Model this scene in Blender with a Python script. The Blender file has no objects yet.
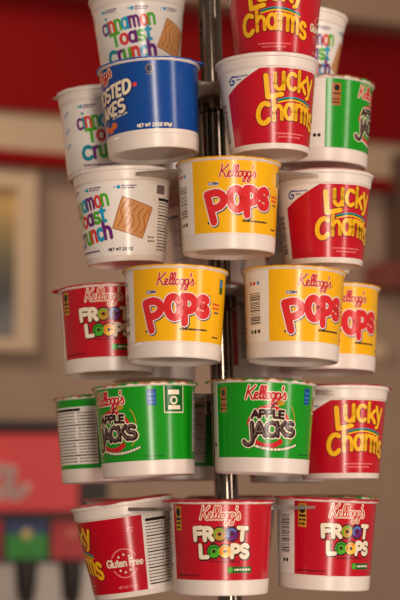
import bpy, bmesh, math, random
from mathutils import Vector, Matrix, Euler
random.seed(7)
sc = bpy.context.scene
COL = sc.collection
PI = math.pi
rad = math.radians

# ------------------------------------------------------------------ camera
EYE = 1.35
FPX, HORIZON = 1700.0, 460.0
PITCH = math.atan((HORIZON - 300) / FPX)
POLE_Y = 1.6
cd = bpy.data.cameras.new('camera')
cam = bpy.data.objects.new('camera', cd)
COL.objects.link(cam)
cd.sensor_fit = 'VERTICAL'
cd.sensor_height = 24.0
cd.sensor_width = 16.0
cd.lens = FPX / 600 * 24.0
cam.location = (0, 0, EYE)
cam.rotation_euler = (PI / 2 + PITCH, 0, 0)
cd.dof.use_dof = True
cd.dof.focus_distance = 1.475
cd.dof.aperture_fstop = 3.4
cd.clip_start = 0.05
sc.camera = cam

# ------------------------------------------------------------------ world and lights
w = bpy.data.worlds.new('room_ambience')
sc.world = w
w.use_nodes = True
bg = w.node_tree.nodes['Background']
bg.inputs[0].default_value = (1.0, 0.80, 0.64, 1)
bg.inputs[1].default_value = 0.18

def area(name, loc, target, sx, sy, power, col):
    d = bpy.data.lights.new(name, 'AREA')
    d.shape = 'RECTANGLE'
    d.size, d.size_y = sx, sy
    d.energy = power
    d.color = col
    o = bpy.data.objects.new(name, d)
    COL.objects.link(o)
    o.location = loc
    o.rotation_euler = (Vector(target) - Vector(loc)).to_track_quat('-Z', 'Y').to_euler()
    return o

area('assumed_front_light', (0.55, -1.4, 1.45), (0.02, 1.5, 1.45), 0.34, 2.6, 48, (1.0, 0.86, 0.74))  # unseen tall key light, assumed from the upright streaks on the cups
area('assumed_side_light', (2.0, 0.25, 1.45), (0.02, 1.5, 1.45), 0.24, 2.6, 18, (1.0, 0.86, 0.75))  # unseen side light with no window built, assumed from the right-hand label streaks
area('left_wall_fill', (-1.5, 2.7, 3.1), (-0.9, 4.0, 1.6), 1.0, 0.4, 30, (1.0, 0.84, 0.70))  # unseen fill light, added to brighten the left part of the far wall

sc.view_settings.view_transform = 'Standard'
sc.view_settings.look = 'None'
sc.view_settings.gamma = 1.0
sc.view_settings.use_curve_mapping = False
sc.view_settings.exposure = 0.32

# ------------------------------------------------------------------ materials
def lin(c):
    return tuple(((x / 255) / 12.92 if x / 255 <= 0.04045 else ((x / 255 + 0.055) / 1.055) ** 2.4) for x in c)

MATS = {}
def mat(name, rgb, rough=0.5, metal=0.0, var=0.06, scale=30.0, bump=0.0, spec=0.5, coat=0.0, emit=0.0):
    if name in MATS:
        return MATS[name]
    m = bpy.data.materials.new(name)
    m.use_nodes = True
    nt = m.node_tree
    b = nt.nodes['Principled BSDF']
    tc = nt.nodes.new('ShaderNodeTexCoord')
    n = nt.nodes.new('ShaderNodeTexNoise')
    n.inputs['Scale'].default_value = scale
    n.inputs['Detail'].default_value = 3
    nt.links.new(tc.outputs['Object'], n.inputs['Vector'])
    r = nt.nodes.new('ShaderNodeValToRGB')
    c = lin(rgb)
    r.color_ramp.elements[0].position = 0.3
    r.color_ramp.elements[1].position = 0.7
    r.color_ramp.elements[0].color = tuple(x * (1 - var) for x in c) + (1,)
    r.color_ramp.elements[1].color = tuple(min(1, x * (1 + var)) for x in c) + (1,)
    nt.links.new(n.outputs['Fac'], r.inputs['Fac'])
    nt.links.new(r.outputs['Color'], b.inputs['Base Color'])
    b.inputs['Roughness'].default_value = rough
    b.inputs['Metallic'].default_value = metal
    b.inputs['Specular IOR Level'].default_value = spec
    b.inputs['Coat Weight'].default_value = coat
    b.inputs['Coat Roughness'].default_value = 0.2
    if emit:
        nt.links.new(r.outputs['Color'], b.inputs['Emission Color'])
        b.inputs['Emission Strength'].default_value = emit
    if bump:
        bp = nt.nodes.new('ShaderNodeBump')
        bp.inputs['Strength'].default_value = bump
        bp.inputs['Distance'].default_value = 0.002
        nt.links.new(n.outputs['Fac'], bp.inputs['Height'])
        nt.links.new(bp.outputs['Normal'], b.inputs['Normal'])
    MATS[name] = m
    return m

def ink(name, rgb):
    return mat('ink_' + name, rgb, rough=0.2, var=0.03, scale=120)

PLASTIC = mat('white_cup_plastic', (236, 222, 212), rough=0.3, var=0.02)
WHITE = ink('white', (240, 231, 222))
YELLOW = ink('yellow', (250, 184, 6))
RED = ink('red', (194, 8, 34))
GREEN = ink('green', (14, 150, 22))
BLUE = ink('blue', (6, 70, 150))
POPRED = ink('pop_red', (220, 40, 44))
NAVY = ink('navy', (34, 38, 92))
SCRIPTRED = ink('script_red', (205, 22, 40))
BLACK = ink('black', (28, 22, 22))
GREY = ink('grey', (120, 105, 98))
CREAM = ink('cream', (244, 228, 200))
DKBROWN = ink('dark_brown', (58, 26, 22))
GOLD = ink('gold', (255, 190, 28))
DKRED = ink('dark_red', (120, 6, 26))
PURPLE = ink('purple', (112, 34, 120))
CYAN = ink('cyan', (20, 158, 196))
TEAL = ink('teal', (0, 140, 160))
LIME = ink('lime', (80, 176, 40))
CORAL = ink('coral', (226, 58, 50))
ORANGE = ink('orange', (236, 110, 30))
SKY = ink('sky', (60, 140, 205))
DKGREEN = ink('dark_green', (10, 96, 36))
TAN = ink('tan', (214, 150, 90))
TAN2 = ink('toast_brown', (176, 104, 52))
MUSTARD = ink('mustard', (196, 146, 40))
PINK = ink('pink', (232, 120, 120))

def foil(name, rgb, rgb2):
    """printed film lid: colour with blotches of the printed cereal picture"""
    m = bpy.data.materials.new(name)
    m.use_nodes = True
    nt = m.node_tree
    b = nt.nodes['Principled BSDF']
    tc = nt.nodes.new('ShaderNodeTexCoord')
    n = nt.nodes.new('ShaderNodeTexVoronoi')
    n.inputs['Scale'].default_value = 85
    nt.links.new(tc.outputs['Object'], n.inputs['Vector'])
    r = nt.nodes.new('ShaderNodeValToRGB')
    r.color_ramp.elements[0].position = 0.40
    r.color_ramp.elements[1].position = 0.52
    r.color_ramp.elements[0].color = lin(rgb2) + (1,)
    r.color_ramp.elements[1].color = lin(rgb) + (1,)
    nt.links.new(n.outputs['Distance'], r.inputs['Fac'])
    nt.links.new(r.outputs['Color'], b.inputs['Base Color'])
    b.inputs['Roughness'].default_value = 0.35
    return m

LID = {
    'pops': foil('yellow_lid_film', (240, 178, 14), (236, 160, 10)),
    'froot': foil('red_lid_film', (200, 16, 34), (190, 22, 36)),
    'jacks': foil('green_lid_film', (170, 110, 56), (44, 136, 40)),
    'frosted': foil('blue_lid_film', (16, 80, 170), (24, 90, 180)),
    'lucky': foil('red_rim_lid_film', (196, 22, 40), (206, 40, 50)),
    'ctc': foil('white_lid_film', (226, 214, 204), (216, 200, 188)),
}

def clear_plastic():
    m = bpy.data.materials.new('clear_acrylic')
    m.use_nodes = True
    nt = m.node_tree
    for n in list(nt.nodes):
        if n.type != 'OUTPUT_MATERIAL':
            nt.nodes.remove(n)
    out = [n for n in nt.nodes if n.type == 'OUTPUT_MATERIAL'][0]
    tr = nt.nodes.new('ShaderNodeBsdfTransparent')
    tr.inputs[0].default_value = (0.93, 0.90, 0.87, 1)
    gl = nt.nodes.new('ShaderNodeBsdfPrincipled')
    gl.inputs['Base Color'].default_value = (0.75, 0.70, 0.64, 1)
    gl.inputs['Roughness'].default_value = 0.12
    fr = nt.nodes.new('ShaderNodeFresnel')
    fr.inputs[0].default_value = 1.49
    nz = nt.nodes.new('ShaderNodeTexNoise')
    nz.inputs['Scale'].default_value = 14
    mr = nt.nodes.new('ShaderNodeMapRange')
    mr.inputs[3].default_value = 0.03
    mr.inputs[4].default_value = 0.14
    nt.links.new(nz.outputs['Fac'], mr.inputs[0])
    ad = nt.nodes.new('ShaderNodeMath')
    ad.operation = 'ADD'
    ad.use_clamp = True
    nt.links.new(fr.outputs[0], ad.inputs[0])
    nt.links.new(mr.outputs[0], ad.inputs[1])
    mx = nt.nodes.new('ShaderNodeMixShader')
    nt.links.new(ad.outputs[0], mx.inputs[0])
    nt.links.new(tr.outputs[0], mx.inputs[1])
    nt.links.new(gl.outputs[0], mx.inputs[2])
    nt.links.new(mx.outputs[0], out.inputs[0])
    return m
ACRYLIC = clear_plastic()
CHROME = mat('chrome', (122, 110, 100), rough=0.13, metal=1.0, var=0.03)

# ------------------------------------------------------------------ helpers
def mesh_obj(name, me, parent=None):
    o = bpy.data.objects.new(name, me)
    COL.objects.link(o)
    if parent is not None:
        o.parent = parent
    return o

def bm_mesh(name, bm, mats, smooth=False, flat_angle=None):
    me = bpy.data.meshes.new(name)
    bmesh.ops.recalc_face_normals(bm, faces=bm.faces)
    bm.to_mesh(me)
    bm.free()
    for m in (mats if isinstance(mats, (list, tuple)) else [mats]):
        me.materials.append(m)
    if smooth:
        for p in me.polygons:
            p.use_smooth = True
        me.set_sharp_from_angle(angle=rad(35 if flat_angle is None else flat_angle))
    return me

def lathe(bm, prof, n=72):
    rings = []
    for r, z in prof:
        if r < 1e-7:
            rings.append([bm.verts.new((0, 0, z))])
        else:
            rings.append([bm.verts.new((r * math.sin(2 * PI * k / n), -r * math.cos(2 * PI * k / n), z)) for k in range(n)])
    for a, b in zip(rings, rings[1:]):
        for k in range(n):
            k2 = (k + 1) % n
            if len(a) == 1 and len(b) == 1:
                continue
            if len(a) == 1:
                bm.faces.new((a[0], b[k2], b[k]))
            elif len(b) == 1:
                bm.faces.new((a[k], a[k2], b[0]))
            else:
                bm.faces.new((a[k], a[k2], b[k2], b[k]))

def box(bm, x0, x1, y0, y1, z0, z1, mi=0):
    v = [bm.verts.new(p) for p in ((x0, y0, z0), (x1, y0, z0), (x1, y1, z0), (x0, y1, z0), (x0, y0, z1), (x1, y0, z1), (x1, y1, z1), (x0, y1, z1))]
    for f in ((0, 3, 2, 1), (4, 5, 6, 7), (0, 1, 5, 4), (1, 2, 6, 5), (2, 3, 7, 6), (3, 0, 4, 7)):
        bm.faces.new([v[i] for i in f]).material_index = mi

def box_mesh(name, dims, m, bevel=0.0):
    bm = bmesh.new()
    box(bm, *dims)
    if bevel:
        bmesh.ops.bevel(bm, geom=list(bm.edges), offset=bevel, segments=2, affect='EDGES', profile=0.5)
    return bm_mesh(name, bm, m)

def tag(o, label, cat, group=None, kind=None):
    if kind:
        o['kind'] = kind
    if label:
        o['label'] = label
    if cat:
        o['category'] = cat
    if group:
        o['group'] = group
    return o

# ------------------------------------------------------------------ stroke lettering
def arc(cx, cy, rx, ry, a0, a1, n=None):
    n = n or max(4, int(abs(a1 - a0) / 18))
    return [(cx + rx * math.cos(rad(a0 + (a1 - a0) * i / n)), cy + ry * math.sin(rad(a0 + (a1 - a0) * i / n))) for i in range(n + 1)]

GL = {   # glyph: advance width, centre lines in a unit-height box
    'A': (.74, [[(.04, 0), (.36, 1), (.68, 0)], [(.15, .32), (.57, .32)]]),
    'B': (.64, [[(.08, 0), (.08, 1)] + arc(.3, .76, .24, .24, 90, -90) + [(.1, .52)], [(.1, .52)] + arc(.32, .26, .26, .26, 90, -90) + [(.08, 0)]]),
    'C': (.74, [arc(.42, .5, .34, .5, 48, 312)]),
    'D': (.72, [[(.08, 0), (.08, 1)] + arc(.26, .5, .36, .5, 90, -90) + [(.08, 0)]]),
    'E': (.6, [[(.52, 1), (.08, 1), (.08, 0), (.52, 0)], [(.08, .5), (.46, .5)]]),
    'F': (.58, [[(.54, 1), (.08, 1), (.08, 0)], [(.08, .52), (.46, .52)]]),
    'G': (.78, [arc(.42, .5, .34, .5, 48, 345) + [(.48, .42)]]),
    'H': (.68, [[(.08, 0), (.08, 1)], [(.58, 0), (.58, 1)], [(.08, .5), (.58, .5)]]),
    'I': (.2, [[(.1, 0), (.1, 1)]]),
    'J': (.56, [[(.44, 1), (.44, .28)] + arc(.24, .26, .2, .26, 0, -160)]),
    'K': (.66, [[(.08, 0), (.08, 1)], [(.56, 1), (.1, .42)], [(.26, .6), (.6, 0)]]),
    'L': (.54, [[(.08, 1), (.08, 0), (.5, 0)]]),
    'M': (.86, [[(.06, 0), (.12, 1), (.42, .3), (.72, 1), (.78, 0)]]),
    'N': (.7, [[(.08, 0), (.08, 1), (.6, 0), (.6, 1)]]),
    'O': (.82, [arc(.41, .5, .33, .5, 0, 360)]),
    'P': (.64, [[(.08, 0), (.08, 1)] + arc(.28, .73, .3, .27, 90, -90) + [(.08, .46)]]),
    'R': (.66, [[(.08, 0), (.08, 1)] + arc(.28, .74, .28, .26, 90, -90) + [(.1, .48)], [(.3, .48), (.6, 0)]]),
    'S': (.62, [arc(.31, .75, .25, .25, 30, 270) + arc(.31, .25, .27, .25, 90, -150)]),
    'T': (.66, [[(.02, 1), (.62, 1)], [(.32, 1), (.32, 0)]]),
    'U': (.7, [[(.08, 1), (.08, .3)] + arc(.34, .28, .26, .28, 180, 360) + [(.6, 1)]]),
    'W': (.96, [[(.04, 1), (.24, 0), (.46, .8), (.68, 0), (.88, 1)]]),
    'Y': (.64, [[(.04, 1), (.32, .5), (.6, 1)], [(.32, .5), (.32, 0)]]),
    'Z': (.6, [[(.06, 1), (.54, 1), (.06, 0), (.56, 0)]]),
    'a': (.6, [arc(.27, .3, .22, .3, 0, 360), [(.5, .62), (.5, 0)]]),
    'c': (.54, [arc(.3, .3, .24, .3, 50, 310)]),
    'e': (.58, [[(.06, .32), (.5, .32)] + arc(.28, .3, .22, .3, 5, 310)]),
    'g': (.6, [arc(.27, .3, .22, .3, 0, 360), [(.5, .62), (.5, -.1)] + arc(.28, -.1, .22, .18, 0, -150)]),
    'h': (.6, [[(.08, 0), (.08, 1)], [(.08, .3)] + arc(.29, .36, .21, .26, 180, 0) + [(.5, 0)]]),
    'i': (.2, [[(.1, 0), (.1, .62)], [(.1, .86), (.1, .9)]]),
    'k': (.54, [[(.08, 0), (.08, 1)], [(.46, .64), (.1, .26)], [(.22, .4), (.5, 0)]]),
    'l': (.2, [[(.1, 0), (.1, 1)]]),
    'm': (.9, [[(.08, 0), (.08, .62)], [(.08, .3)] + arc(.25, .4, .17, .22, 180, 0) + [(.42, 0)], [(.42, .3)] + arc(.59, .4, .17, .22, 180, 0) + [(.76, 0)]]),
    'n': (.6, [[(.08, 0), (.08, .62)], [(.08, .3)] + arc(.29, .38, .21, .24, 180, 0) + [(.5, 0)]]),
    'o': (.6, [arc(.3, .3, .24, .3, 0, 360)]),
    'r': (.42, [[(.08, 0), (.08, .62)], [(.08, .3)] + arc(.29, .38, .21, .24, 180, 60)]),
    's': (.5, [arc(.25, .455, .18, .155, 30, 270) + arc(.25, .15, .2, .15, 90, -150)]),
    't': (.44, [[(.2, .9), (.2, .14)] + arc(.32, .14, .12, .14, 180, 290), [(.04, .62), (.38, .62)]]),
    'u': (.6, [[(.08, .62), (.08, .25)] + arc(.29, .24, .21, .24, 180, 360) + [(.5, .62)], [(.5, .24), (.5, 0)]]),
    'y': (.56, [[(.06, .62), (.28, .04)], [(.5, .62), (.2, -.22), (.08, -.26)]]),
    '0': (.62, [arc(.31, .5, .25, .5, 0, 360)]), '1': (.34, [[(.06, .82), (.22, 1), (.22, 0)]]),
    '2': (.6, [arc(.3, .74, .24, .26, 160, -30) + [(.06, 0), (.56, 0)]]),
    '3': (.58, [arc(.28, .75, .22, .25, 150, -90) + arc(.28, .25, .25, .25, 90, -150)]),
    '5': (.6, [[(.5, 1), (.12, 1), (.1, .55)] + arc(.28, .32, .24, .32, 110, -140)]),
    '7': (.56, [[(.05, 1), (.52, 1), (.2, 0)]]),
    '9': (.62, [arc(.31, .72, .24, .28, 0, 360), [(.55, .72), (.4, 0)]]),
    '.': (.22, [[(.1, 0), (.1, .05)]]), '(': (.3, [arc(.4, .5, .3, .6, 120, 240)]), ')': (.3, [arc(-.1, .5, .3, .6, 60, -60)]),
    '-': (.44, [[(.06, .35), (.38, .35)]]), ' ': (.36, []),
}

def smooth(pts, n=6):
    out = []
    P = [pts[0]] + list(pts) + [pts[-1]]
    for i in range(1, len(P) - 2):
        p0, p1, p2, p3 = P[i - 1:i + 3]
        for k in range(n):
            t = k / n
            out.append(tuple(0.5 * ((2 * p1[j]) + (-p0[j] + p2[j]) * t + (2 * p0[j] - 5 * p1[j] + 4 * p2[j] - p3[j]) * t * t + (-p0[j] + 3 * p1[j] - 3 * p2[j] + p3[j]) * t ** 3) for j in (0, 1)))
    out.append(tuple(pts[-1]))
    return out

class Print:
    """flat ink laid out in millimetres (s along the circumference, t up), later wrapped on a cup wall"""
    def __init__(self):
        self.v, self.f, self.mi, self.mats = [], [], [], []
    def m(self, mt):
        if mt not in self.mats:
            self.mats.append(mt)
        return self.mats.index(mt)
    def face(self, pts, mt, layer):
        b = len(self.v)
        self.v += [(p[0], p[1], layer) for p in pts]
        self.f.append(tuple(range(b, b + len(pts))))
        self.mi.append(self.m(mt))
    def stroke(self, pts, wd, mt, layer, closed_caps=True, step=1.6):
        q = [pts[0]]
        for a, b in zip(pts, pts[1:]):
            L = math.hypot(b[0] - a[0], b[1] - a[1])
            n = max(1, int(L / step))
            for i in range(1, n + 1):
                q.append((a[0] + (b[0] - a[0]) * i / n, a[1] + (b[1] - a[1]) * i / n))
        h = wd / 2
        k = 8 if wd > 1.2 else 0
        for i, (a, b) in enumerate(zip(q, q[1:])):
            L = math.hypot(b[0] - a[0], b[1] - a[1])
            if L < 1e-6:
                continue
            nx, ny = -(b[1] - a[1]) / L * h, (b[0] - a[0]) / L * h
            self.face([(a[0] - nx, a[1] - ny), (b[0] - nx, b[1] - ny), (b[0] + nx, b[1] + ny), (a[0] + nx, a[1] + ny)], mt, layer)
        if k:
            lo, hi = (0, len(q)) if closed_caps else (1, len(q) - 1)
            for c in q[lo:hi]:
                self.face([(c[0] + h * math.cos(2 * PI * j / k), c[1] + h * math.sin(2 * PI * j / k)) for j in range(k)], mt, layer)
    def rect(self, s0, s1, t0, t1, mt, layer, xf=None):
        n = max(1, int(math.ceil(abs(s1 - s0) / 2.5)))
        xf = xf or (lambda a, b: (a, b))
        for i in range(n):
            a, b = s0 + (s1 - s0) * i / n, s0 + (s1 - s0) * (i + 1) / n
            self.face([xf(a, t0), xf(b, t0), xf(b, t1), xf(a, t1)], mt, layer)
    def disc(self, s, t, rs, rt, mt, layer, n=16):
        k = max(1, int(rs / 1.2))
        for i in range(-k, k):      # sliced in columns so it bends with the wall
            a, b = i / k, (i + 1) / k
            ya, yb = math.sqrt(max(0, 1 - a * a)) * rt, math.sqrt(max(0, 1 - b * b)) * rt
            sub = 4
            for j in range(sub):
                u0, u1 = a + (b - a) * j / sub, a + (b - a) * (j + 1) / sub
                y0, y1 = math.sqrt(max(0, 1 - u0 * u0)) * rt, math.sqrt(max(0, 1 - u1 * u1)) * rt
                pts = [(s + u0 * rs, t - y0), (s + u1 * rs, t - y1), (s + u1 * rs, t + y1), (s + u0 * rs, t + y0)]
                if y0 < 1e-6: pts = pts[1:3] + [pts[0]]
                elif y1 < 1e-6: pts = [pts[0], pts[1], pts[3]]
                self.face(pts, mt, layer)
    def ring(self, s, t, r, wd, mt, layer):
        self.stroke(arc(s, t, r, r, 0, 360, 20), wd, mt, layer)
    def text(self, string, s0, t0, h, width, styles, xf=None, square=False, track=0.0, colors=None):
        """styles: list of (stroke width, material or None for colors, layer, ds, dt); width = total width in mm"""
        adv = [GL[c][0] + track for c in string]
        k = width / sum(adv)
        xf = xf or (lambda a, b: (a, b))
        x = 0
        for ci, c in enumerate(string):
            for line in GL[c][1]:
                pts = [xf(s0 + (x + p[0]) * k, t0 + p[1] * h) for p in line]
                for wd, mt, layer, ds, dt in styles:
                    mm = mt if mt is not None else colors[ci % len(colors)]
                    self.stroke([(p[0] + ds, p[1] + dt) for p in pts], wd, mm, layer, closed_caps=not square)
            x += adv[ci]
    def words(self, s0, s1, t, hgt, mt, layer, xf=None):
        """a line of print too small to read: short dashes"""
        x = s0
        while x < s1 - 0.6:
            L = min(random.uniform(1.0, 3.4), s1 - x)
            self.rect(x, x + L, t, t + hgt, mt, layer, xf)
            x += L + 0.55
    def shift(self, dt):
        self.v = [(a, b + dt, c) for a, b, c in self.v]
        return self
    def mesh(self, name, rfun, rmid):
        vs = []
        for s, t, l in self.v:
            a = s / rmid
            r = rfun(t) + 0.22 + 0.07 * l
            vs.append((r * math.sin(a) / 1000, -r * math.cos(a) / 1000, t / 1000))
        me = bpy.data.meshes.new(name)
        me.from_pydata(vs, [], self.f)
        for m_ in self.mats:
            me.materials.append(m_)
        me.polygons.foreach_set('material_index', self.mi)
        me.update()
        return me

def rot(s0, t0, deg):
    c, s = math.cos(rad(deg)), math.sin(rad(deg))
    return lambda a, b: (s0 + (a - s0) * c - (b - t0) * s, t0 + (a - s0) * s + (b - t0) * c)

SCRIPT = [   # flowing script, drawn as pen strokes in units of the capital's height
    [(.30, .98), (.20, .5), (.08, .02)], [(.72, .98), (.50, .70), (.20, .44)], [(.26, .50), (.40, .30), (.50, .05), (.62, .02), (.72, .14)],
    [(.66, .16), (.82, .28), (.88, .42), (.80, .50), (.70, .36), (.72, .10), (.84, .02), (.98, .14)],
    [(.96, .12), (1.12, .44), (1.22, .82), (1.16, .98), (1.06, .72), (1.02, .24), (1.08, .02), (1.20, .14)],
    [(1.18, .12), (1.34, .44), (1.44, .82), (1.38, .98), (1.28, .72), (1.24, .24), (1.30, .02), (1.42, .14)],
    [(1.62, .46), (1.48, .44), (1.42, .20), (1.52, .02), (1.66, .12), (1.70, .34), (1.60, .48), (1.78, .40)],
    [(2.00, .44), (1.84, .48), (1.76, .22), (1.86, .02), (2.00, .20), (2.04, .46), (1.98, .0), (1.88, -.34), (1.76, -.34), (1.82, -.12), (2.10, .10)],
    [(2.34, .44), (2.18, .48), (2.10, .22), (2.20, .02), (2.34, .20), (2.38, .46), (2.32, .0), (2.22, -.34), (2.10, -.34), (2.16, -.12), (2.44, .14)],
    [(2.56, .96), (2.52, .72)],
    [(2.44, .12), (2.62, .36), (2.66, .52), (2.74, .28), (2.72, .06), (2.58, .02)],
]
def script(P, sc_, tc_, width, styles, slope=0.0):
    k = width / 2.8
    for line in SCRIPT:
        pts = smooth([(sc_ - width / 2 + x * k, tc_ + y * k * 0.92 + (x - 1.4) * k * slope) for x, y in line], 4)
        for wd, mt, l in styles:
            P.stroke(pts, wd, mt, l)

def barcode(P, s0, s1, t0, t1, vertical=True):
    P.rect(s0, s1, t0, t1, WHITE, 0)
    t = t0 + 0.8
    while t < t1 - 1.2:
        hgt = random.choice((0.4, 0.7, 1.1))
        P.rect(s0 + 1, s1 - 1, t, t + hgt, BLACK, 1)
        t += hgt + random.choice((0.45, 0.7, 1.0))

def nutrition(P, s0, s1, t0, t1):
    P.rect(s0, s1, t0, t1, WHITE, 0)
    P.rect(s0 + .8, s0 + (s1 - s0) * .7, t1 - 4.0, t1 - 1.4, BLACK, 1)
    t = t1 - 6.2
    k = 0
    while t > t0 + 1.5:
        if k % 5 == 4:
            P.rect(s0 + .8, s1 - .8, t, t + 1.1, BLACK, 1)
        else:
            P.words(s0 + .8, s0 + (s1 - s0) * .58, t, 0.95, BLACK, 1)
            P.words(s0 + (s1 - s0) * .64, s1 - .8, t, 0.95, BLACK, 1)
        t -= 2.8
        k += 1

# ------------------------------------------------------------------ cups
class KCup:      # straight cup with a stacking ring at the foot
    H = 80.0
    lab = (13.6, 77.0)
    rmid = 43.0
    @staticmethod
    def r(t): return 41.2 + (t - 13.0) * (44.7 - 41.2) / 64.0
    prof = [(0, 4.5), (34, 4.5), (37.2, 3.6), (38.4, .9), (39.2, 0), (40.0, 0.1), (40.7, 1.0), (41.5, 12.4), (41.1, 13.1), (41.2, 13.5), (44.7, 77.0), (44.9, 77.4), (46.1, 77.5), (46.5, 78.1), (46.5, 79.4), (46.0, 80.0), (44.0, 80.0), (43.6, 77), (0, 77)]
class GCup:      # steeper cup with a tall shoulder below the rim
    H = 84.0
    lab = (4.0, 70.5)
    rmid = 39.5
    @staticmethod
    def r(t): return 35.2 + t * (43.0 - 35.2) / 70.0
    prof = [(0, 4.0), (29, 4.0), (32.0, 3.2), (33.0, .8), (33.8, 0), (34.6, .2), (35.2, 1.2), (43.0, 70.4), (43.3, 71.4), (44.2, 72.4), (45.0, 80.3), (46.2, 80.5), (46.6, 81.2), (46.6, 83.2), (46.0, 84.0), (44.0, 84.0), (43.4, 79), (0, 79)]

def cup_body(K, name):
    bm = bmesh.new()
    lathe(bm, [(r / 1000, z / 1000) for r, z in K.prof], 80)
    return bm_mesh(name, bm, PLASTIC, True, 30)

def cup_lid(K, key, tab_angle):
    """film lid: thin crowned disc with a crimped edge and a pull tab"""
    bm = bmesh.new()
    n = 96
    H = K.H + 0.02
    R = 46.5 if K is GCup else 47.3
    amp = 1.0 if key == 'jacks' else 0.28
    dome = 2.4 if key == 'jacks' else 1.0
    rows = [(0, dome), (20, dome * .9), (38, dome * .6), (44, .3), (46.2, .25), (R, 0.0 if K is GCup else -.1), (R, -.25 if K is GCup else -1.3)]
    if K is GCup:      # sealed film that bulges above the rim
        rows = [(0, 2.0), (30, 2.0), (41.5, 1.7), (45.4, .25), (R, .05), (R, -.2)]
    rings = []
    for r, z in rows:
        if r == 0:
            rings.append([bm.verts.new((0, 0, (H + z) / 1000))])
            continue
        ring = []
        for k in range(n):
            a = 2 * PI * k / n
            d = (a - tab_angle + PI) % (2 * PI) - PI
            rr = r
            zz = z
            if r >= R - .01:
                rr += 0.25 * math.sin(k * 2.7) + 5.2 * max(0, 1 - abs(d) / 0.16) ** 0.5
                zz += amp * (0.6 * math.sin(k * 1.9) + 0.5 * math.sin(k * .83 + 1))
                if abs(d) < .16:
                    zz += -0.6
            ring.append(bm.verts.new((rr * math.sin(a) / 1000, -rr * math.cos(a) / 1000, (H + zz + .05) / 1000)))
        rings.append(ring)
    for a, b in zip(rings, rings[1:]):
        for k in range(n):
            k2 = (k + 1) % n
            bm.faces.new((a[0], b[k], b[k2]) if len(a) == 1 else (a[k], b[k], b[k2], a[k2]))
    return bm_mesh(key + '_lid', bm, LID[key], True, 40)

def cup_label(K, key, segs, t0=None, t1=None):
    """paper sleeve round the wall; segs = [(deg from, deg to, material)] over a white ground"""
    t0 = t0 if t0 is not None else K.lab[0]
    t1 = t1 if t1 is not None else K.lab[1]
    mats = [WHITE]
    bm = bmesh.new()
    cols = sorted(set([-180 + 5 * i for i in range(73)] + [a for s in segs for a in s[:2]]))
    def vv(a, t, o): return bm.verts.new(((K.r(t) + o) * math.sin(rad(a)) / 1000, -(K.r(t) + o) * math.cos(rad(a)) / 1000, t / 1000))
    rings = [[vv(a, t, o) for a in cols[:-1]] for t, o in ((t0, 0.01), (t0, .17), ((t0 + t1) / 2, .17), (t1, .17), (t1, 0.01))]
    n = len(cols) - 1
    for ri, (ra, rb) in enumerate(zip(rings, rings[1:])):
        for k in range(n):
            f = bm.faces.new((ra[k], ra[(k + 1) % n], rb[(k + 1) % n], rb[k]))
            mid = (cols[k] + cols[k + 1]) / 2
            for a, b, m_ in segs:
                if a <= mid <= b:
                    if m_ not in mats:
                        mats.append(m_)
                    f.material_index = mats.index(m_)
    return bm_mesh(key + '_label', bm, mats, True, 40)

DESIGN = {}
def S(K, deg): return K.rmid * rad(deg)

# ---- yellow cup, big red bubble letters
def d_pops():
    K = KCup
    L = Print()
    def xfp(ang, cx, cy): return rot(cx, cy, ang)
    for ch, s0, t0, h, wd, ang in (('P', -27.5, 27.5, 24.5, 17.5, 14), ('O', -9.0, 37, 18, 14, 6), ('P', 5.4, 33, 22.5, 12.6, 3), ('S', 19.4, 40.2, 15, 10.8, -2)):
        xf = rot(s0 + wd / 2, t0 + h / 2, ang)
        L.text(ch, s0, t0, h, wd, [(8.8, NAVY, 1, 0.7, -0.7), (8.5, WHITE, 2, 0, 0), (6.6, POPRED, 3, 0, 0)], xf=xf)
    L.rect(-27, -17.5, 57.8, 61.0, WHITE, 1)
    L.text('CORN', -26.6, 58.4, 2.2, 9.0, [(0.75, NAVY, 2, 0, 0)])
    L.rect(3, 30, 26.4, 28.2, MUSTARD, 0)
    L.words(3.5, 29.5, 26.7, 1.5, BLACK, 1)
    L.disc(-27.5, 25.5, 1.0, 1.0, NAVY, 1)
    L.disc(31.5, 57.5, .9, .9, NAVY, 1)
    L.words(36, 47, 50, 2.0, CORAL, 1); L.words(36, 46, 46.5, 2.0, CORAL, 1); L.words(38, 46, 43, 1.5, NAVY, 1)
    L.words(37, 47, 21.5, 1.5, BLACK, 1)
    Kt = Print(); script(Kt, -1.0, 66.0, 33, [(1.9, CREAM, 1), (1.25, SCRIPTRED, 2)])
    Kt.disc(17.0, 68, .6, .6, SCRIPTRED, 2)
    E_ = Print(); E_.rect(45, 51, 60, 73, DKGREEN, 1); E_.rect(46, 50, 66, 72, SKY, 2)
    B = Print()
    s0, s1 = S(K, -100) + 1, S(K, -59)
    c = (s0 + s1) / 2
    for i, m_ in enumerate((SCRIPTRED, SCRIPTRED, CYAN)): B.disc(c - 5 + 5 * i, 68, 1.7, 1.7, m_, 1)
    barcode(B, c - 8, c + 8, 31, 61)
    for i, m_ in enumerate((DKGREEN, BLACK, BLACK)): B.disc(c - 5 + 5 * i, 25.5, 1.8, 1.8, m_, 1)
    Y = YELLOW
    return K, [(-180, -102, Y), (-57, 180, Y)], 14.2, [('lettering', L.shift(-3)), ('script_lettering', Kt.shift(-3.8)), ('printed_badge', E_.shift(-2)), ('barcode', B.shift(-2))]

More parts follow.
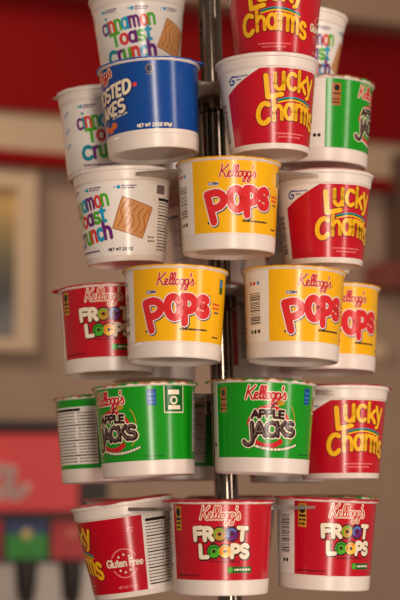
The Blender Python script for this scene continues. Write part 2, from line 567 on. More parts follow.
# ---- red cup, white block letters whose round letters are coloured loops
def d_froot():
    K = KCup
    L = Print()
    wob = {'F': 4, 'R': 3, 'T': -4, 'L': 3, 'P': -2, 'S': -4}
    def row(word, s0, t0, h, adv, loops):
        x = s0
        li = 0
        for ch in word:
            if ch == 'O':
                c1, c2 = loops[li]; li += 1
                cx, cy = x + adv / 2 + .3, t0 + h / 2
                L.disc(cx, cy, 6.3, 6.7, DKBROWN, 1)
                L.ring(cx, cy, 3.5, 3.7, c1, 2)
                L.stroke(arc(cx, cy, 3.9, 3.9, 40, 220, 10), 1.3, c2, 3)
                L.disc(cx, cy, 1.5, 1.5, DKBROWN, 3)
                x += adv + 1.2
            else:
                wd = adv * .92
                L.text(ch, x, t0, h, wd, [(5.4, DKBROWN, 1, .4, -.5), (3.6, CREAM, 2, 0, 0)], xf=rot(x + wd / 2, t0 + h / 2, wob[ch]), square=False)
                x += adv
    row('FROOT', -24.5, 47.5, 10, 9.0, [(MUSTARD, LIME), (PURPLE, SKY)])
    row('LOOPS', -19.5, 33, 10, 8.4, [(LIME, DKGREEN), (GOLD, ORANGE)])
    L.words(-10, 16, 28.6, 1.4, DKRED, 1)
    L.words(-46, -20, 16.6, 1.6, DKRED, 1)
    Kt = Print(); script(Kt, -1.5, 65.2, 35, [(2.5, CREAM, 1), (0.95, SCRIPTRED, 2)])
    Bd = Print()
    Bd.rect(5, 28, 19.2, 24.6, DKGREEN, 0); Bd.disc(7.5, 21.9, 2.4, 2.4, LIME, 1); Bd.words(11, 27.5, 21.2, 1.6, CREAM, 1)
    E_ = Print()
    E_.rect(-46, -38, 54.5, 75, MUSTARD, 1); E_.disc(-42, 70, 3, 3.6, BLACK, 2); E_.rect(-45.2, -38.8, 63.3, 65.3, BLACK, 2); E_.words(-45.2, -38.6, 60, 1.5, BLACK, 2); E_.words(-45.2, -38.6, 56.5, 1.5, BLACK, 2)
    N = Print(); nutrition(N, S(K, 108), S(K, 165), 17, 74)
    B = Print()
    s0, s1 = S(K, -96), S(K, -69); c = (s0 + s1) / 2
    barcode(B, c - 7, c + 7, 31, 66)
    for i in (0, 1): B.disc(c - 2 + 4.5 * i, 25, 1.7, 1.7, BLACK, 1)
    B.disc(c, 70, 1.7, 1.7, SCRIPTRED, 1)
    return K, [(-67, 103, RED)], 13.2, [('lettering', L.shift(-.5)), ('script_lettering', Kt.shift(-1)), ('printed_badge', Bd), ('printed_emblem', E_), ('nutrition_panel', N), ('barcode', B)]

# ---- green cup with brown and cream letters over a red apple
def d_jacks():
    K = KCup
    L = Print()
    Ap = Print()
    Ap.stroke(arc(0, 40.5, 17.5, 16.5, 15, 172, 20), 4.0, SCRIPTRED, 1)
    Ap.stroke(arc(-1, 40.5, 17.5, 16.5, 218, 312, 14), 4.4, SCRIPTRED, 1)
    Ap.stroke(smooth([(1, 55), (4, 60), (9, 62)]), 1.6, DKBROWN, 2)
    Ap.disc(9.5, 61, 3.6, 2.2, MUSTARD, 2)
    Ap.stroke(arc(16, 43, 8, 17, -70, 70, 12), 0.8, MUSTARD, 1)
    arch = lambda a, b: (a, b - (a * a) * 0.004)
    L.text('APPLE', -15.5, 48.6, 6.0, 29, [(3.9, CREAM, 2, 0, 0), (2.4, DKBROWN, 3, 0, 0)], xf=arch)
    for ch, s0, t0, h, wd in (('J', -23.5, 26, 18.5, 11.5), ('A', -13.2, 32.6, 11.5, 10.6), ('C', -3.4, 32.4, 11.5, 10.2), ('K', 6.2, 32.2, 11.5, 9.8), ('S', 15.4, 32.0, 11, 8.2)):
        L.text(ch, s0, t0, h, wd, [(5.8, CREAM, 3, 0, 0), (4.0, DKBROWN, 4, 0, 0), (0.9, GREY, 5, -.6, .6)], xf=rot(0, 38, 4))
    sm = lambda a, b: (a, b + (a - 5) ** 2 * 0.010)
    L.rect(-16, 27, 19.6, 22.8, DKGREEN, 2, sm)
    L.words(-15.5, 26.5, 20.2, 2.0, CREAM, 3, sm)
    L.words(30, 48, 17.0, 1.3, DKGREEN, 1)
    Kt = Print(); script(Kt, -3.5, 65.6, 36, [(3.0, CREAM, 1), (1.55, SCRIPTRED, 2)])
    E_ = Print()
    E_.rect(-48.5, -40, 52, 73, TAN2, 1); E_.disc(-44, 68.5, 2.6, 2.8, BLACK, 2); E_.rect(-48, -40.6, 62.4, 63.6, BLACK, 2); E_.words(-48, -40.6, 57, 1.6, DKBROWN, 2); E_.words(-48, -40.6, 54, 1.6, DKBROWN, 2)
    Bl = Print(); Bl.rect(34, 42, 60, 74, BLUE, 1); Bl.words(35, 41, 69, 1.6, SKY, 2); Bl.words(35, 41, 65, 1.6, SKY, 2); Bl.words(35, 41, 62, 1.2, SKY, 2)
    Sh = Print(); a, b = S(K, 65), S(K, 92)
    Sh.rect(a, b, 53, 76.5, CREAM, 1); Sh.rect(a + .8, b - .8, 54, 76.5, DKGREEN, 2)
    Sh.rect(a + 4, b - 5, 69, 73, CREAM, 3); Sh.ring((a + b) / 2 - .5, 64, 3, 1.6, CREAM, 3); Sh.rect(a + 4, b - 4, 56, 59.5, CREAM, 3)
    N = Print(); nutrition(N, S(K, 133), S(K, 202), 17, 70)
    B = Print(); barcode(B, S(K, 113), S(K, 124), 20, 72)
    D = Print(); c = S(K, -85)
    for i in (0, 1): D.disc(c + 4.2 * i, 24, 1.7, 1.7, BLACK, 1)
    return K, [(-72, 180, GREEN), (-180, -97, GREEN)], 13.0, [('lettering', L.shift(-1.2)), ('script_lettering', Kt.shift(-3)), ('printed_apple', Ap.shift(-1.2)), ('printed_emblem', E_), ('printed_badge', Bl), ('printed_shield', Sh), ('nutrition_panel', N), ('barcode', B), ('print_marks', D)]

# ---- blue cup with slanted white letters
def d_frosted():
    K = KCup
    L = Print()
    it = lambda cx, cy: (lambda a, b: rot(cx, cy, 9)(a + (b - cy) * .22, b))
    st = [(5.0, NAVY, 1, .5, -.6), (2.9, CREAM, 2, 0, 0)]
    L.text('FROSTED', -27, 46.5, 11, 58, st, xf=it(0, 46), square=True)
    L.text('FLAKES', -25, 32.0, 10.5, 49, st, xf=it(0, 46), square=True)
    xs = it(0, 46)
    L.words(8, 27, 28.5, 1.7, CREAM, 1, xs)
    L.rect(31.5, 36, 55, 58.5, CORAL, 1)
    W_ = Print(); W_.text('NET WT 2.1 OZ (59g)', S(K, 45), 18.6, 2.7, 32, [(.85, CREAM, 1, 0, 0)])
    Kt = Print(); script(Kt, -6, 66, 34, [(3.0, CREAM, 1), (1.5, SCRIPTRED, 2)], .12)
    Fl = Print()
    for s, t in ((2, 21), (8, 24), (-6, 23)): Fl.disc(s, t, 4.2, 3.0, ORANGE, 1)
    E_ = Print(); E_.disc(S(K, 64), 70, 3.6, 4.0, GREY, 1); E_.disc(S(K, 64), 70, 2.4, 2.8, NAVY, 2); E_.words(S(K, 64) - 3.5, S(K, 64) + 3.5, 64.3, 1.3, GREY, 1)
    N = Print(); nutrition(N, S(K, 150), S(K, 215), 20, 72)
    return K, [(-180, 180, BLUE)], 16.5, [('lettering', L), ('weight_line', W_), ('script_lettering', Kt), ('printed_flakes', Fl), ('printed_emblem', E_), ('nutrition_panel', N)]

# ---- red steep cup with arched yellow letters
def d_lucky():
    K = GCup
    L = Print()
    arch = lambda a, b: (a, b + 3.0 - a * a * 0.0052)
    st = [(4.5, DKRED, 3, .3, -.4), (3.3, GOLD, 4, 0, 0)]
    for wd, m_, l_ in ((5.4, DKRED, 3), (4.2, GOLD, 4)):
        L.stroke([arch(a, b) for a, b in ((-22.0, 66), (-21.0, 47.0), (-9, 47.6))], wd, m_, l_)
    for ch, s0, t0, h, wd in (('u', -16.0, 52.0, 23, 10.4), ('c', -4.6, 51.8, 23, 10), ('k', 6.2, 51.4, 17, 10), ('y', 16.0, 53, 21, 10)):
        L.text(ch, s0, t0, h, wd, st, xf=arch)
    a2 = lambda a, b: (a, b + 2.5 - a * a * 0.0056)
    L.text('C', -31.5, 26.0, 17, 12.6, [(5.4, DKRED, 3, .3, -.4), (4.2, GOLD, 4, 0, 0)], xf=a2)
    for ch, s0, t0, h, wd in (('h', -17.2, 26.6, 19, 10), ('a', -6.6, 26.6, 21, 10.2), ('r', 4.2, 26.6, 21, 7.2), ('m', 11.0, 26.2, 21, 13.0), ('s', 24.2, 24.6, 22, 8.2)):
        L.text(ch, s0, t0, h, wd, st, xf=a2)
    L.words(-16, 16, 15.5, 1.3, PINK, 1); L.words(-12, 12, 12.6, 1.3, PINK, 1)
    Rb = Print()
    for i, m_ in enumerate((TEAL, DKGREEN, GOLD)):
        Rb.stroke(smooth([(-12, 45.4 - i * 1.1), (0, 47.8 - i * 1.1), (12, 46.6 - i * 1.1), (24, 43.0 - i * 1.1)]), 1.3, m_, 2)
    Co = Print()      # white cut corner with the blue maker's mark
    a = S(K, -88)
    n = 24
    for i in range(n):
        u0, u1 = i / n, (i + 1) / n
        s0, s1 = a + 34 * u0, a + 34 * u1
        Co.face([(s0, 51 + 19.5 * u0), (s1, 51 + 19.5 * u1), (s1, 70.6), (s0, 70.6)], WHITE, 1)
    gx, gy = a + 6, 61
    Co.stroke(smooth([(gx + 5.2, gy + 4.6), (gx + 1.5, gy + 4.8), (gx - 1.5, gy + 2), (gx - .5, gy - 1.6), (gx + 3, gy - .8), (gx + 3.4, gy + 1.6), (gx + 1, gy + 1.4)]), 1.5, BLUE, 2)
    Co.words(gx + 6, gx + 17, gy + 3.6, 1.3, BLUE, 2); Co.words(gx + 6, gx + 11, gy + 1.0, 1.3, BLUE, 2)
    Gf = Print(); g = S(K, 80)
    Gf.text('Gluten Free', g - 17, 28, 6.2, 34, [(1.3, CREAM, 2, 0, 0)])
    Gr = Print()
    for a0, a1 in ((28, 152), (208, 332)):
        Gr.stroke(arc(g, 30.5, 12.0, 12.6, a0, a1, 16), 1.3, PINK, 1)
    for d_ in (50, 90, 130, 230, 270, 310):
        Gr.disc(g + 7.2 * math.cos(rad(d_)), 30.3 + 7.8 * math.sin(rad(d_)), 1.0, 1.0, CREAM, 2)
    Gn = Print(); Gn.text('NET WT 1.7 OZ', g - 9, 8.5, 2.0, 18, [(.6, PINK, 1, 0, 0)])
    Gs = Print(); Gs.words(g + 5.5, g + 11, 60, 1.4, PINK, 1); Gs.words(g + 5.5, g + 11, 57.4, 1.4, PINK, 1)
    N = Print(); nutrition(N, S(K, 111), S(K, 161), 6, 68)
    B = Print(); c = S(K, -104); barcode(B, c - 6, c + 6, 10, 46)
    return K, [(-88, 108, RED)], 5.0, [('lettering', L.shift(-3)), ('rainbow_print', Rb.shift(-3)), ('corner_mark', Co), ('seal_lettering', Gf), ('seal_stars', Gr), ('weight_line', Gn), ('small_print', Gs), ('nutrition_panel', N), ('barcode', B)]

# ---- white steep cup with many-coloured letters
def d_ctc():
    K = GCup
    L = Print()
    def st(wd): return [(wd, None, 1, 0, 0)]
    r1 = rot(0, 45, 7)
    L.text('cinnamon', -26, 48.5, 16, 54, st(2.5), xf=r1, colors=[PURPLE, TEAL, CORAL, LIME, CYAN, PURPLE, CORAL, LIME])
    L.text('T', -18, 35, 11.5, 11, st(3.1), xf=r1, colors=[LIME])
    L.text('oast', -8, 35, 15, 31, st(3.0), xf=r1, colors=[CORAL, PURPLE, LIME, CYAN])
    L.text('C', -25.5, 19.5, 11.5, 11.5, st(3.8), xf=r1, colors=[TEAL])
    L.text('runch', -13.5, 19.5, 16, 39, st(3.5), xf=r1, colors=[PURPLE, LIME, CORAL, CYAN, PURPLE])
    Tp = Print()
    for s in (-22, 6, 36):
        Tp.disc(s, 65.3, 1.7, 1.7, CYAN, 1); Tp.words(s - 4, s - 2, 64.8, 1.2, CYAN, 1); Tp.words(s + 2.5, s + 15, 65.8, 1.1, NAVY, 1); Tp.words(s + 2.5, s + 13, 63.8, 1.1, PURPLE, 1)
    for t in (30, 44, 60): Tp.words(-45, -37, t, 1.6, SKY, 1, rot(-41, t, 25))
    W_ = Print(); W_.words(-22, 14, 9.4, 1.7, PURPLE, 1); W_.text('NET WT 2.0 OZ', 23, 9.2, 2.4, 24, [(.75, BLACK, 1, 0, 0)])
    Q = Print()      # plain toasted cereal square with cinnamon swirls
    c, tt = S(K, 69), 38.0
    sq = rot(c, tt, -20)
    n = 12
    for i in range(n):
        Q.rect(c - 15, c + 15, tt - 15 + 30 * i / n, tt - 15 + 30 * (i + 1) / n, TAN, 1, sq)
    for k in range(5):
        x = c - 11 + k * 5.5
        Q.stroke([sq(*p) for p in smooth([(x, tt - 12), (x + 2.2, tt - 4), (x - 1.6, tt + 4), (x + 1.2, tt + 12)])], 1.0, TAN2, 2)
    ed = [sq(c + a * 14.6, tt + b * 14.6) for a, b in ((-1, -1), (1, -1), (1, 1), (-1, 1), (-1, -1))]
    Q.stroke(ed, 0.9, TAN2, 2)
    N = Print(); a, b = S(K, 106), S(K, 150)
    nutrition(N, a, b, 8, 58)
    N.rect(a - 2, a + 9, 60, 68, GREY, 1); N.words(a - 11, a - 3, 20, 1.5, GREY, 1); N.words(a - 11, a - 3, 16.5, 1.5, GREY, 1)
    return K, [], 5.0, [('lettering', L.shift(-1.5)), ('top_line_print', Tp), ('weight_line', W_), ('printed_cereal_square', Q), ('nutrition_panel', N)]

BODY = {KCup: cup_body(KCup, 'ringed_cup_body'), GCup: cup_body(GCup, 'steep_cup_body')}
TAB = {'pops': 2.6, 'froot': -1.35, 'jacks': -1.5, 'frosted': 2.4, 'lucky': 1.25, 'ctc': -1.75}
for key, fn in (('pops', d_pops), ('froot', d_froot), ('jacks', d_jacks), ('frosted', d_frosted), ('lucky', d_lucky), ('ctc', d_ctc)):
    K, segs, t0, prints = fn()
    DESIGN[key] = (K, cup_label(K, key, segs, t0), cup_lid(K, key, TAB[key]), [(n, P.mesh(key + '_' + n, K.r, K.rmid)) for n, P in prints])

# ------------------------------------------------------------------ setting
# the far wall stands oblique: it recedes to the right
WALL_ANG = rad(24)
WA = Matrix.Translation((-0.506, 4.3, 0)) @ Matrix.Rotation(WALL_ANG, 4, 'Z')      # local x runs along the wall, -y faces the room
def wall_piece(name, dims, m, label, cat, bevel=0.0):
    o = mesh_obj(name, box_mesh(name, dims, m, bevel))
    o.matrix_world = WA
    return tag(o, label, cat, kind='structure')
WALLP = mat('beige_wall_paint', (176, 147, 126), rough=0.85, var=0.05, scale=6, bump=0.1)
CORN = mat('pale_cornice_paint', (200, 172, 142), rough=0.7, var=0.04, scale=5)
REDP = mat('deep_red_paint', (136, 3, 6), rough=0.8, var=0.06, scale=4, spec=0.2)
BEAM = mat('taupe_beam_paint', (172, 140, 116), rough=0.8, var=0.05, scale=4)
FLOORM = mat('brown_floor_tile', (110, 84, 66), rough=0.5, var=0.1, scale=3)
wall_piece('wall_back', (-3.2, 3.2, 0.0, 0.12, 0, 3.2), WALLP, 'plain beige far wall behind the cup display', 'wall')
wall_piece('trim_1', (-3.2, 3.2, -0.06, -0.001, 2.235, 2.545), REDP, 'deep red band running high along the far wall', 'trim')
wall_piece('trim_2', (-3.2, 3.2, -0.045, -0.001, 2.135, 2.234), CORN, 'pale beige strip below the deep red band', 'trim')
wall_piece('trim_3', (-3.2, 3.2, -0.055, -0.001, 2.098, 2.134), REDP, 'thin red stripe below the pale beige strip', 'trim')
wall_piece('trim_4', (-3.2, 3.2, -0.16, -0.001, 2.546, 3.2), BEAM, 'taupe beam above the deep red band', 'trim')
fl = mesh_obj('floor', box_mesh('floor', (-5, 5, -4, 7, -0.1, 0), FLOORM))
tag(fl, 'brown floor under the cup display', 'floor', kind='structure')

# ------------------------------------------------------------------ things at the far wall
def local_empty(name, M_):
    o = bpy.data.objects.new(name, None)
    o.empty_display_size = 0.05
    COL.objects.link(o)
    o.matrix_world = M_
    return o

# framed picture (wall coordinates: x along the wall)
STEEL = mat('dull_steel', (150, 140, 132), rough=0.35, metal=0.8)
FRAME = mat('cream_frame_paint', (214, 184, 152), rough=0.6)
fx0, fx1, fz0, fz1 = -0.40, 0.083, 1.625, 2.09
fr = local_empty('framed_picture', WA @ Matrix.Translation((0, -0.002, 0)))
tag(fr, 'cream framed picture with a dim green grey view on the beige wall', 'picture')
bm = bmesh.new()
bw = 0.05
box(bm, fx0, fx1, -0.03, 0, fz1 - bw, fz1); box(bm, fx0, fx1, -0.03, 0, fz0, fz0 + bw * .6)
box(bm, fx0, fx0 + bw, -0.03, 0, fz0 + bw * .6, fz1 - bw); box(bm, fx1 - bw, fx1, -0.03, 0, fz0 + bw * .6, fz1 - bw)
mesh_obj('frame', bm_mesh('picture_frame', bm, FRAME), fr)
pm = bpy.data.materials.new('dim_landscape_print')
pm.use_nodes = True
nt = pm.node_tree
b_ = nt.nodes['Principled BSDF']
tc = nt.nodes.new('ShaderNodeTexCoord')
sx = nt.nodes.new('ShaderNodeSeparateXYZ')
nt.links.new(tc.outputs['Generated'], sx.inputs[0])
nz = nt.nodes.new('ShaderNodeTexNoise'); nz.inputs['Scale'].default_value = 4
nt.links.new(tc.outputs['Generated'], nz.inputs['Vector'])
ma = nt.nodes.new('ShaderNodeMath'); ma.operation = 'MULTIPLY_ADD'; ma.inputs[1].default_value = 0.25
nt.links.new(nz.outputs['Fac'], ma.inputs[0]); nt.links.new(sx.outputs['Z'], ma.inputs[2])
cr = nt.nodes.new('ShaderNodeValToRGB')
els = cr.color_ramp.elements
els[0].position = 0.05; els[0].color = lin((132, 116, 108)) + (1,)
els[1].position = 1.1; els[1].color = lin((196, 158, 96)) + (1,)
for p_, c_ in ((.25, (112, 112, 112)), (.45, (74, 72, 68)), (.65, (110, 100, 76)), (.85, (150, 128, 84))):
    e = els.new(p_); e.color = lin(c_) + (1,)
nt.links.new(ma.outputs[0], cr.inputs[0]); nt.links.new(cr.outputs[0], b_.inputs['Base Color'])
b_.inputs['Roughness'].default_value = 0.4
mesh_obj('print', box_mesh('picture_print', (fx0 + bw, fx1 - bw, -0.012, -0.001, fz0 + bw * .6, fz1 - bw), pm), fr)

# right end of the far wall: shelf, cabinet and a round fitting
sh = mesh_obj('wall_shelf', box_mesh('wall_shelf', (1.05, 1.85, -0.16, -0.001, 1.815, 1.89), mat('red_brown_wood', (128, 62, 50), .6, scale=8), 0.006))
sh.matrix_world = WA
tag(sh, 'red brown shelf board on the wall at the right edge', 'shelf')
cb = local_empty('wall_cabinet', WA @ Matrix.Translation((1.12, -0.13, 1.892)))
tag(cb, 'dark brown cabinet standing on the shelf at the right edge', 'cabinet')
CABM = mat('dark_brown_wood', (92, 66, 52), .6, scale=8)
mesh_obj('carcass', box_mesh('cabinet_carcass', (0, 0.6, 0.015, 0.12, 0, 0.31), CABM, 0.004), cb)
for i in (0, 1):
    dr = mesh_obj('door', box_mesh('cabinet_door', (0.004 + .3 * i, .296 + .3 * i, 0.0, 0.0145, 0.01, 0.30), CABM, 0.004), cb)
    mesh_obj('knob', box_mesh('cabinet_knob', (.262 + .05 * i, .282 + .05 * i, -0.015, -0.0005, 0.14, 0.16), STEEL, 0.004), dr)
bm = bmesh.new()
lathe(bm, [(0, 0), (.026, 0), (.026, .012), (.02, .02), (0, .022)], 28)
kn = mesh_obj('wall_fitting', bm_mesh('wall_fitting', bm, FRAME, True))
kn.matrix_world = WA @ Matrix.Translation((1.10, -0.0005, 1.652)) @ Matrix.Rotation(PI / 2, 4, 'X')
tag(kn, 'small round cream fitting on the wall right of the yellow cups', 'wall fitting')

# drinks dispenser with its red header sign, valve plates and nozzles
DX = Matrix.Translation((-0.42, 3.45, 0)) @ Matrix.Rotation(rad(4), 4, 'Z')
DARKP = mat('dark_dispenser_plastic', (40, 30, 27), rough=0.4)
SIGN = mat('backlit_red_sign', (200, 62, 62), rough=0.5, var=0.04, scale=5, emit=0.18)
dd = local_empty('drinks_dispenser', DX)
tag(dd, 'drinks dispenser with red header sign and dark valve row by the far wall', 'dispenser')
mesh_obj('body', box_mesh('dispenser_body', (-0.62, 0.235, 0.03, 0.55, 0, 1.40), DARKP, 0.006), dd)
sg = mesh_obj('header_sign', box_mesh('dispenser_sign', (-0.62, 0.175, 0.0, 0.35, 1.245, 1.405), SIGN, 0.006), dd)
mesh_obj('top_cap', box_mesh('dispenser_cap', (-0.63, 0.185, -0.005, 0.36, 1.406, 1.43), DARKP, 0.004), dd)
SCR = mat('white_sign_lettering', (222, 196, 184), rough=0.5, emit=0.05)
bm = bmesh.new()
P = Print()
COLA = [   # flowing script of the header sign
    [(.62, .80), (.50, .98), (.20, .85), (.05, .45), (.20, .05), (.50, .02), (.75, .25)],
    [(1.02, .46), (.86, .5), (.78, .22), (.88, .02), (1.04, .12), (1.08, .36), (.98, .5), (1.16, .42)],
    [(1.50, .40), (1.38, .5), (1.24, .36), (1.24, .10), (1.38, .02), (1.56, .16)],
    [(1.86, .44), (1.70, .5), (1.60, .24), (1.70, .02), (1.86, .20), (1.92, .48), (1.88, .14), (1.96, .02), (2.06, .12)],
    [(2.08, .36), (2.30, .40)],
    [(2.92, .80), (2.80, .98), (2.50, .85), (2.35, .45), (2.50, .05), (2.80, .02), (3.05, .25)],
    [(3.32, .46), (3.16, .5), (3.08, .22), (3.18, .02), (3.34, .12), (3.38, .36), (3.28, .5), (3.46, .42)],
    [(3.44, .12), (3.58, .44), (3.68, .92), (3.60, 1.0), (3.52, .6), (3.52, .12), (3.62, .02), (3.72, .14)],
    [(4.06, .44), (3.90, .5), (3.80, .24), (3.90, .02), (4.06, .20), (4.12, .48), (4.08, .14), (4.18, .02), (4.32, .16)],
]
for line in COLA:
    P.stroke(smooth([(-525 + x * 137, 1276 + y * 112) for x, y in line], 5), 21, SCR, 0, step=30)
me = bpy.data.meshes.new('sign_lettering')
me.from_pydata([(s / 1000, -0.002, t / 1000) for s, t, l in P.v], [], P.f)
me.materials.append(SCR)
mesh_obj('lettering', me, sg)
for i in range(7):
    x = 0.162 - i * 0.091
    top, bot, blob = [((176, 30, 34), (190, 40, 44), (216, 120, 110)), ((40, 56, 104), (40, 140, 40), (214, 190, 120)), ((176, 30, 34), (150, 26, 30), (210, 160, 150)), ((40, 56, 104), (40, 140, 40), (214, 190, 120)), ((176, 30, 34), (190, 40, 44), (216, 120, 110))][i % 5]
    bm = bmesh.new()
    z0, z1 = 1.150, 1.228
    box(bm, x - 0.041, x + 0.041, 0.008, 0.03, z0, z0 + .05, 0)
    box(bm, x - 0.041, x + 0.041, 0.008, 0.03, z0 + .05, z1, 1)
    bmesh.ops.create_icosphere(bm, subdivisions=2, radius=0.016, matrix=Matrix.Translation((x, 0.014, z0 + .05)) @ Matrix.Scale(.55, 4, (0, 1, 0)))
    me = bm_mesh('valve_plate', bm, [mat('plate_%d_%d_%d' % bot, bot, .4), mat('plate_%d_%d_%d' % top, top, .4), mat('plate_%d_%d_%d' % blob, blob, .4)])
    for p_ in me.polygons:
        if len(p_.vertices) == 3: p_.material_index = 2
    mesh_obj('valve_plate', me, dd)
    bm = bmesh.new()
    lathe(bm, [(0, 1.06), (.014, 1.06), (.018, 1.075), (.022, 1.12), (.022, 1.15), (0, 1.15)], 20)
    n_ = mesh_obj('nozzle', bm_mesh('nozzle', bm, DARKP, True), dd)
    n_.location = (x, 0.0, 0)
    bm = bmesh.new()
    box(bm, x - .016, x + .016, -0.012, 0.0, 0.98, 1.13)
    bmesh.ops.bevel(bm, geom=list(bm.edges), offset=.004, segments=2, affect='EDGES')
    mesh_obj('lever', bm_mesh('lever', bm, mat('pale_lever_plastic', (182, 158, 146), .4)), dd)
mesh_obj('splash_panel', box_mesh('splash_panel', (-0.61, 0.225, 0.02, 0.029, 0.86, 1.14), STEEL), dd)
bm = bmesh.new()
box(bm, -0.62, 0.235, -0.14, 0.02, 0.80, 0.85)
mesh_obj('drip_tray', bm_mesh('drip_tray', bm, STEEL), dd)

# ------------------------------------------------------------------ the cup tower
def axis_x(z): return 0.0235 - 0.034 * (z - EYE)
R_RING = 0.107
# tier: centre x, rim height above eye, turn, sideways tilt, front lift (degrees)
TIERS = {
    'B': (0.0153, 0.3516, -5.3, 1.06, 1.05), 'C': (0.0168, 0.2604, 4.6, 0.0, 0.2),
    'D': (0.0189, 0.1617, 7.7, 0.8, 2.7), 'E': (0.0174, 0.0637, -8.6, 1.0, 1.9), 'F': (0.0245, -0.036, -3.35, 0.7, 0.65)}

pole = local_empty('cup_display_stand', Matrix.Translation((axis_x(0), POLE_Y, 0)))
tag(pole, 'chrome pole stand with clear scalloped holder plates carrying the cereal cups', 'display stand')
LEAN = math.atan(-0.034)
bm = bmesh.new()
lathe(bm, [(0, 0.02), (.0112, 0.02), (.0112, 2.02), (.010, 2.03), (0, 2.03)], 40)
tb = mesh_obj('tube', bm_mesh('pole_tube', bm, CHROME, True), pole)
tb.rotation_euler = (0, LEAN, 0)
bm = bmesh.new()
lathe(bm, [(0, 0), (.17, 0), (.172, .004), (.17, .010), (.03, .022), (.018, .05), (0, .05)], 48)
mesh_obj('foot', bm_mesh('pole_foot', bm, CHROME, True), pole)

def plate_mesh(turn, hole=0.0459, ro=0.128, th=0.003):
    pts = []
    beta = math.acos((ro * ro - R_RING ** 2 - hole ** 2) / (2 * R_RING * hole))
    tip = math.atan2(hole * math.sin(beta), R_RING + hole * math.cos(beta))
    for k in range(6):
        A = rad(turn + 60 * k)
        n = 30
        for i in range(n + 1):     # round the open scallop
            g = -beta - (2 * PI - 2 * beta) * i / n
            x = R_RING + hole * math.cos(g); y = hole * math.sin(g)
            pts.append((A, x, y))
        for i in range(1, 8):      # across the tip to the next scallop
            g = tip + (rad(60) - 2 * tip) * i / 8
            pts.append((A, ro * math.cos(g) - 0.002 * (1 - abs(i - 4) / 4), ro * math.sin(g)))
    bm = bmesh.new()
    def P3(A, x, y, z):    # x radial from the pole toward angle A (0 = toward the camera), y to the right
        return (x * math.sin(A) + y * math.cos(A), -x * math.cos(A) + y * math.sin(A), z)
    lo = [bm.verts.new(P3(*p, -th)) for p in pts]
    hi = [bm.verts.new(P3(*p, 0)) for p in pts]
    n = len(pts)
    for i in range(n):
        bm.faces.new((lo[i], lo[(i + 1) % n], hi[(i + 1) % n], hi[i]))
    c0, c1 = bm.verts.new((0, 0, -th)), bm.verts.new((0, 0, 0))
    inner = 0.030
    for vs, c in ((lo, c0), (hi, c1)):
        bm.faces.new(vs)
        bm.verts.remove(c)
    bmesh.ops.triangulate(bm, faces=[f for f in bm.faces if len(f.verts) > 4])
    return bm_mesh('tier_plate', bm, ACRYLIC)

TIERWORD = {'B': 'highest', 'C': 'second highest', 'D': 'middle', 'E': 'second lowest', 'F': 'lowest'}
TM = {}
for k, (x, z, turn, ta, pi_) in TIERS.items():
    M_ = Matrix.Translation((x, POLE_Y, EYE + z)) @ Matrix.Rotation(rad(-ta), 4, 'Y') @ Matrix.Rotation(rad(-pi_), 4, 'X')
    TM[k] = M_
    zc = EYE + z - .0035
    t_ = mesh_obj('holder_plate', plate_mesh(turn), pole)
    t_.matrix_parent_inverse = pole.matrix_world.inverted()
    t_.matrix_world = M_ @ Matrix.Translation((0, 0, -0.0037 - 0.002))
    t_['label'] = 'clear plastic scalloped plate of the %s tier' % TIERWORD[k]
    bm = bmesh.new()
    lathe(bm, [(.0125, -.016), (.0175, -.015), (.0175, -.0035), (.0125, -.0035), (.0125, -.016)], 36)
    co = mesh_obj('collar', bm_mesh('collar', bm, CHROME, True), t_)
    co.location = (axis_x(zc) - x, 0, 0)

# cups: tier, slot angle, kind, spin, lean (base to the right +), outward slide mm, (dx, dz) mm, label
GRP = 'cereal cups on the pole display'
CUPS = [
    ('B', -90, 'ctc', 2, 0.5, 0, (0, -1), 'white cup with rainbow letters peeking out left of the blue cup'),
    ('B', -30, 'frosted', -62, 3.6, 0, (0, 0), 'blue cup with slanted white letters, the only blue cup'),
    ('B', 30, 'lucky', 28, 1.5, 0, (0, 0), 'red cup with arched yellow letters across the pole from the blue cup'),
    ('B', 90, 'jacks', 69, -1.5, 0, (-3, 0), 'green cup at the upper right behind the red cup'),
    ('C', -60, 'ctc', -55, 2.6, 0, (0, 0), 'white cup with rainbow letters and tan square, left of the foremost yellow cup'),
    ('C', 0, 'pops', 11, 0, 0, (0, 0), 'yellow cup with red bubble letters, highest of the yellow cups'),
    ('C', 60, 'lucky', 31, 0.4, 0, (0, 0), 'red cup with arched yellow letters, right of the highest yellow cup'),
    ('D', -90, 'froot', 0, 2.0, 0, (0, -2.5), 'red cup with white block letters at the left, partly behind a yellow cup'),
    ('D', -30, 'pops', 2, -0.6, 0, (0, 0), 'yellow cup with red bubble letters left of the pole above the green cups'),
    ('D', 30, 'pops', 24, -1.3, 0, (0, 0), 'yellow cup with barcode panel showing, right of the pole'),
    ('D', 90, 'pops', 22, 0, 0, (0, -0.5), 'yellow cup at the right edge, half hidden behind another yellow cup'),
    ('E', -90, 'jacks', 153, 2.3, 4, (0, -2.5), 'green cup turned to its white nutrition panel at the left edge'),
    ('E', -30, 'jacks', -42, 3.0, 0, (0, 0), 'green cup turned half left with a shield badge, left of the pole'),
    ('E', 30, 'jacks', 5, -1.5, 0, (0, 0), 'green cup facing the viewer with cream and brown letters, right of the pole'),
    ('E', 90, 'lucky', 24, 0.5, 6, (0, 0), 'red cup with arched yellow letters, lower right beside the front facing green cup'),
    ('F', -60, 'lucky', -84, 8.0, 0, (0, -1), 'tilted red cup showing its round white seal and nutrition panel at lower left'),
    ('F', 0, 'froot', 0, 0, 0, (0, 0), 'red cup with white block letters in front of the pole on the lowest tier'),
    ('F', 60, 'froot', 24, -2.4, 0, (0, 0), 'red cup with white block letters at the lower right corner of the stack'),
]
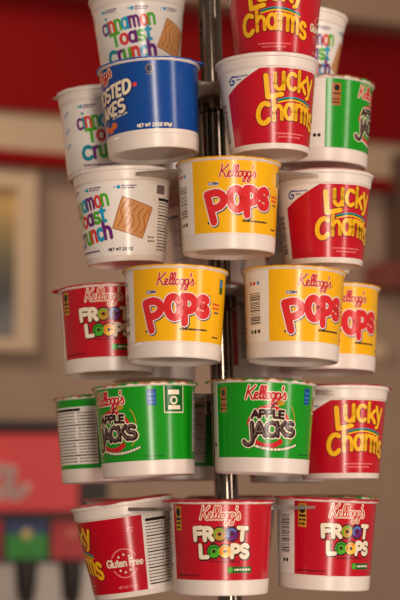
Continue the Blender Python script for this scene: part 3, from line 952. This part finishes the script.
BACK = [
    ('B', -150, 'lucky', 180, 'cup on the far side, showing as a sliver between blue cup and pole'),
    ('B', 150, 'jacks', 200, 'cup on the far side, hidden behind the red cup across from the blue cup'),
    ('C', 180, 'lucky', 170, 'cup on the far side, straight behind the highest yellow cup'),
    ('C', 120, 'froot', 190, 'cup on the far side, hidden behind the red cup right of the highest yellow cup'),
    ('D', -150, 'froot', 175, 'far side cup whose white foot shows below the yellow cup left of the pole'),
    ('D', 150, 'froot', -136, 'cup on the far side with its nutrition panel in shadow, behind the yellow barcode cup'),
    ('E', -150, 'jacks', -165, 'shadowed green cup on the far side, in the gap between the two front green cups'),
    ('E', 150, 'lucky', 190, 'cup on the far side whose white foot shows below the front facing green cup'),
    ('F', -120, 'froot', 180, 'cup on the far side with red lid edge above the tilted red cup'),
    ('F', 180, 'lucky', 170, 'cup on the far side, straight behind the lowest red cup in front of the pole'),
    ('F', 120, 'jacks', 180, 'cup on the far side whose green lid shows above the lower right red cup'),
]

def build_cup(kind, base, Rm, spin, label, group):
    K, lab, lid, prints = DESIGN[kind]
    o = local_empty('cereal_cup', Matrix.Translation(base) @ Rm @ Matrix.Rotation(rad(spin), 4, 'Z'))
    tag(o, label, 'cup', group)
    mesh_obj('cup_body', BODY[K], o)
    mesh_obj('lid', lid, o)
    lo = mesh_obj('label', lab, o)
    for n, me in prints:
        mesh_obj(n, me, lo)
    return o

def place_cup(tier, ang, kind, spin, lean, slide, nud, label, group):
    K = DESIGN[kind][0]
    x, z, turn, ta, pi_ = TIERS[tier]
    A = rad(ang + turn)
    rr = R_RING + slide / 1000
    rim = TM[tier] @ Vector((rr * math.sin(A), -rr * math.cos(A), 0))
    rim += Vector((nud[0] / 1000, 0, nud[1] / 1000))
    Rm = Matrix.Rotation(rad(-lean), 4, 'Y') @ Matrix.Rotation(rad(-pi_), 4, 'X')
    base = rim - (Rm @ Vector((0, 0, K.H / 1000)))
    return build_cup(kind, base, Rm, spin, label, group)

# the topmost cups stand loose on the lids of the tier below: kind, x, y, spin, lean, label
TOP = [
    ('ctc', -0.0555, 1.590, -15, 3.0, 'white cup with rainbow coloured letters on top of the blue cup, at the top edge'),
    ('lucky', 0.0680, 1.518, -3, 0.0, 'topmost red cup with arched yellow letters, cut off by the top edge'),
    ('ctc', 0.0955, 1.66, 12, -3.5, 'white cup with rainbow letters behind the topmost red cup, at the top right'),
]
for kind, x, y, spin, lean, label in TOP:
    lx, ly = x - TIERS['B'][0], y - POLE_Y
    p = TM['B'] @ Vector((lx, ly, 0.0012 + 0.034 * abs(math.sin(rad(lean)))))
    build_cup(kind, Vector((x, y, p.z)), Matrix.Rotation(rad(-lean), 4, 'Y'), spin, label, GRP)

for c in CUPS:
    place_cup(*c, GRP)
for t_, a_, k_, s_, l_ in BACK:
    place_cup(t_, a_, k_, s_, 0.5, 0, (0, 0), l_, GRP)
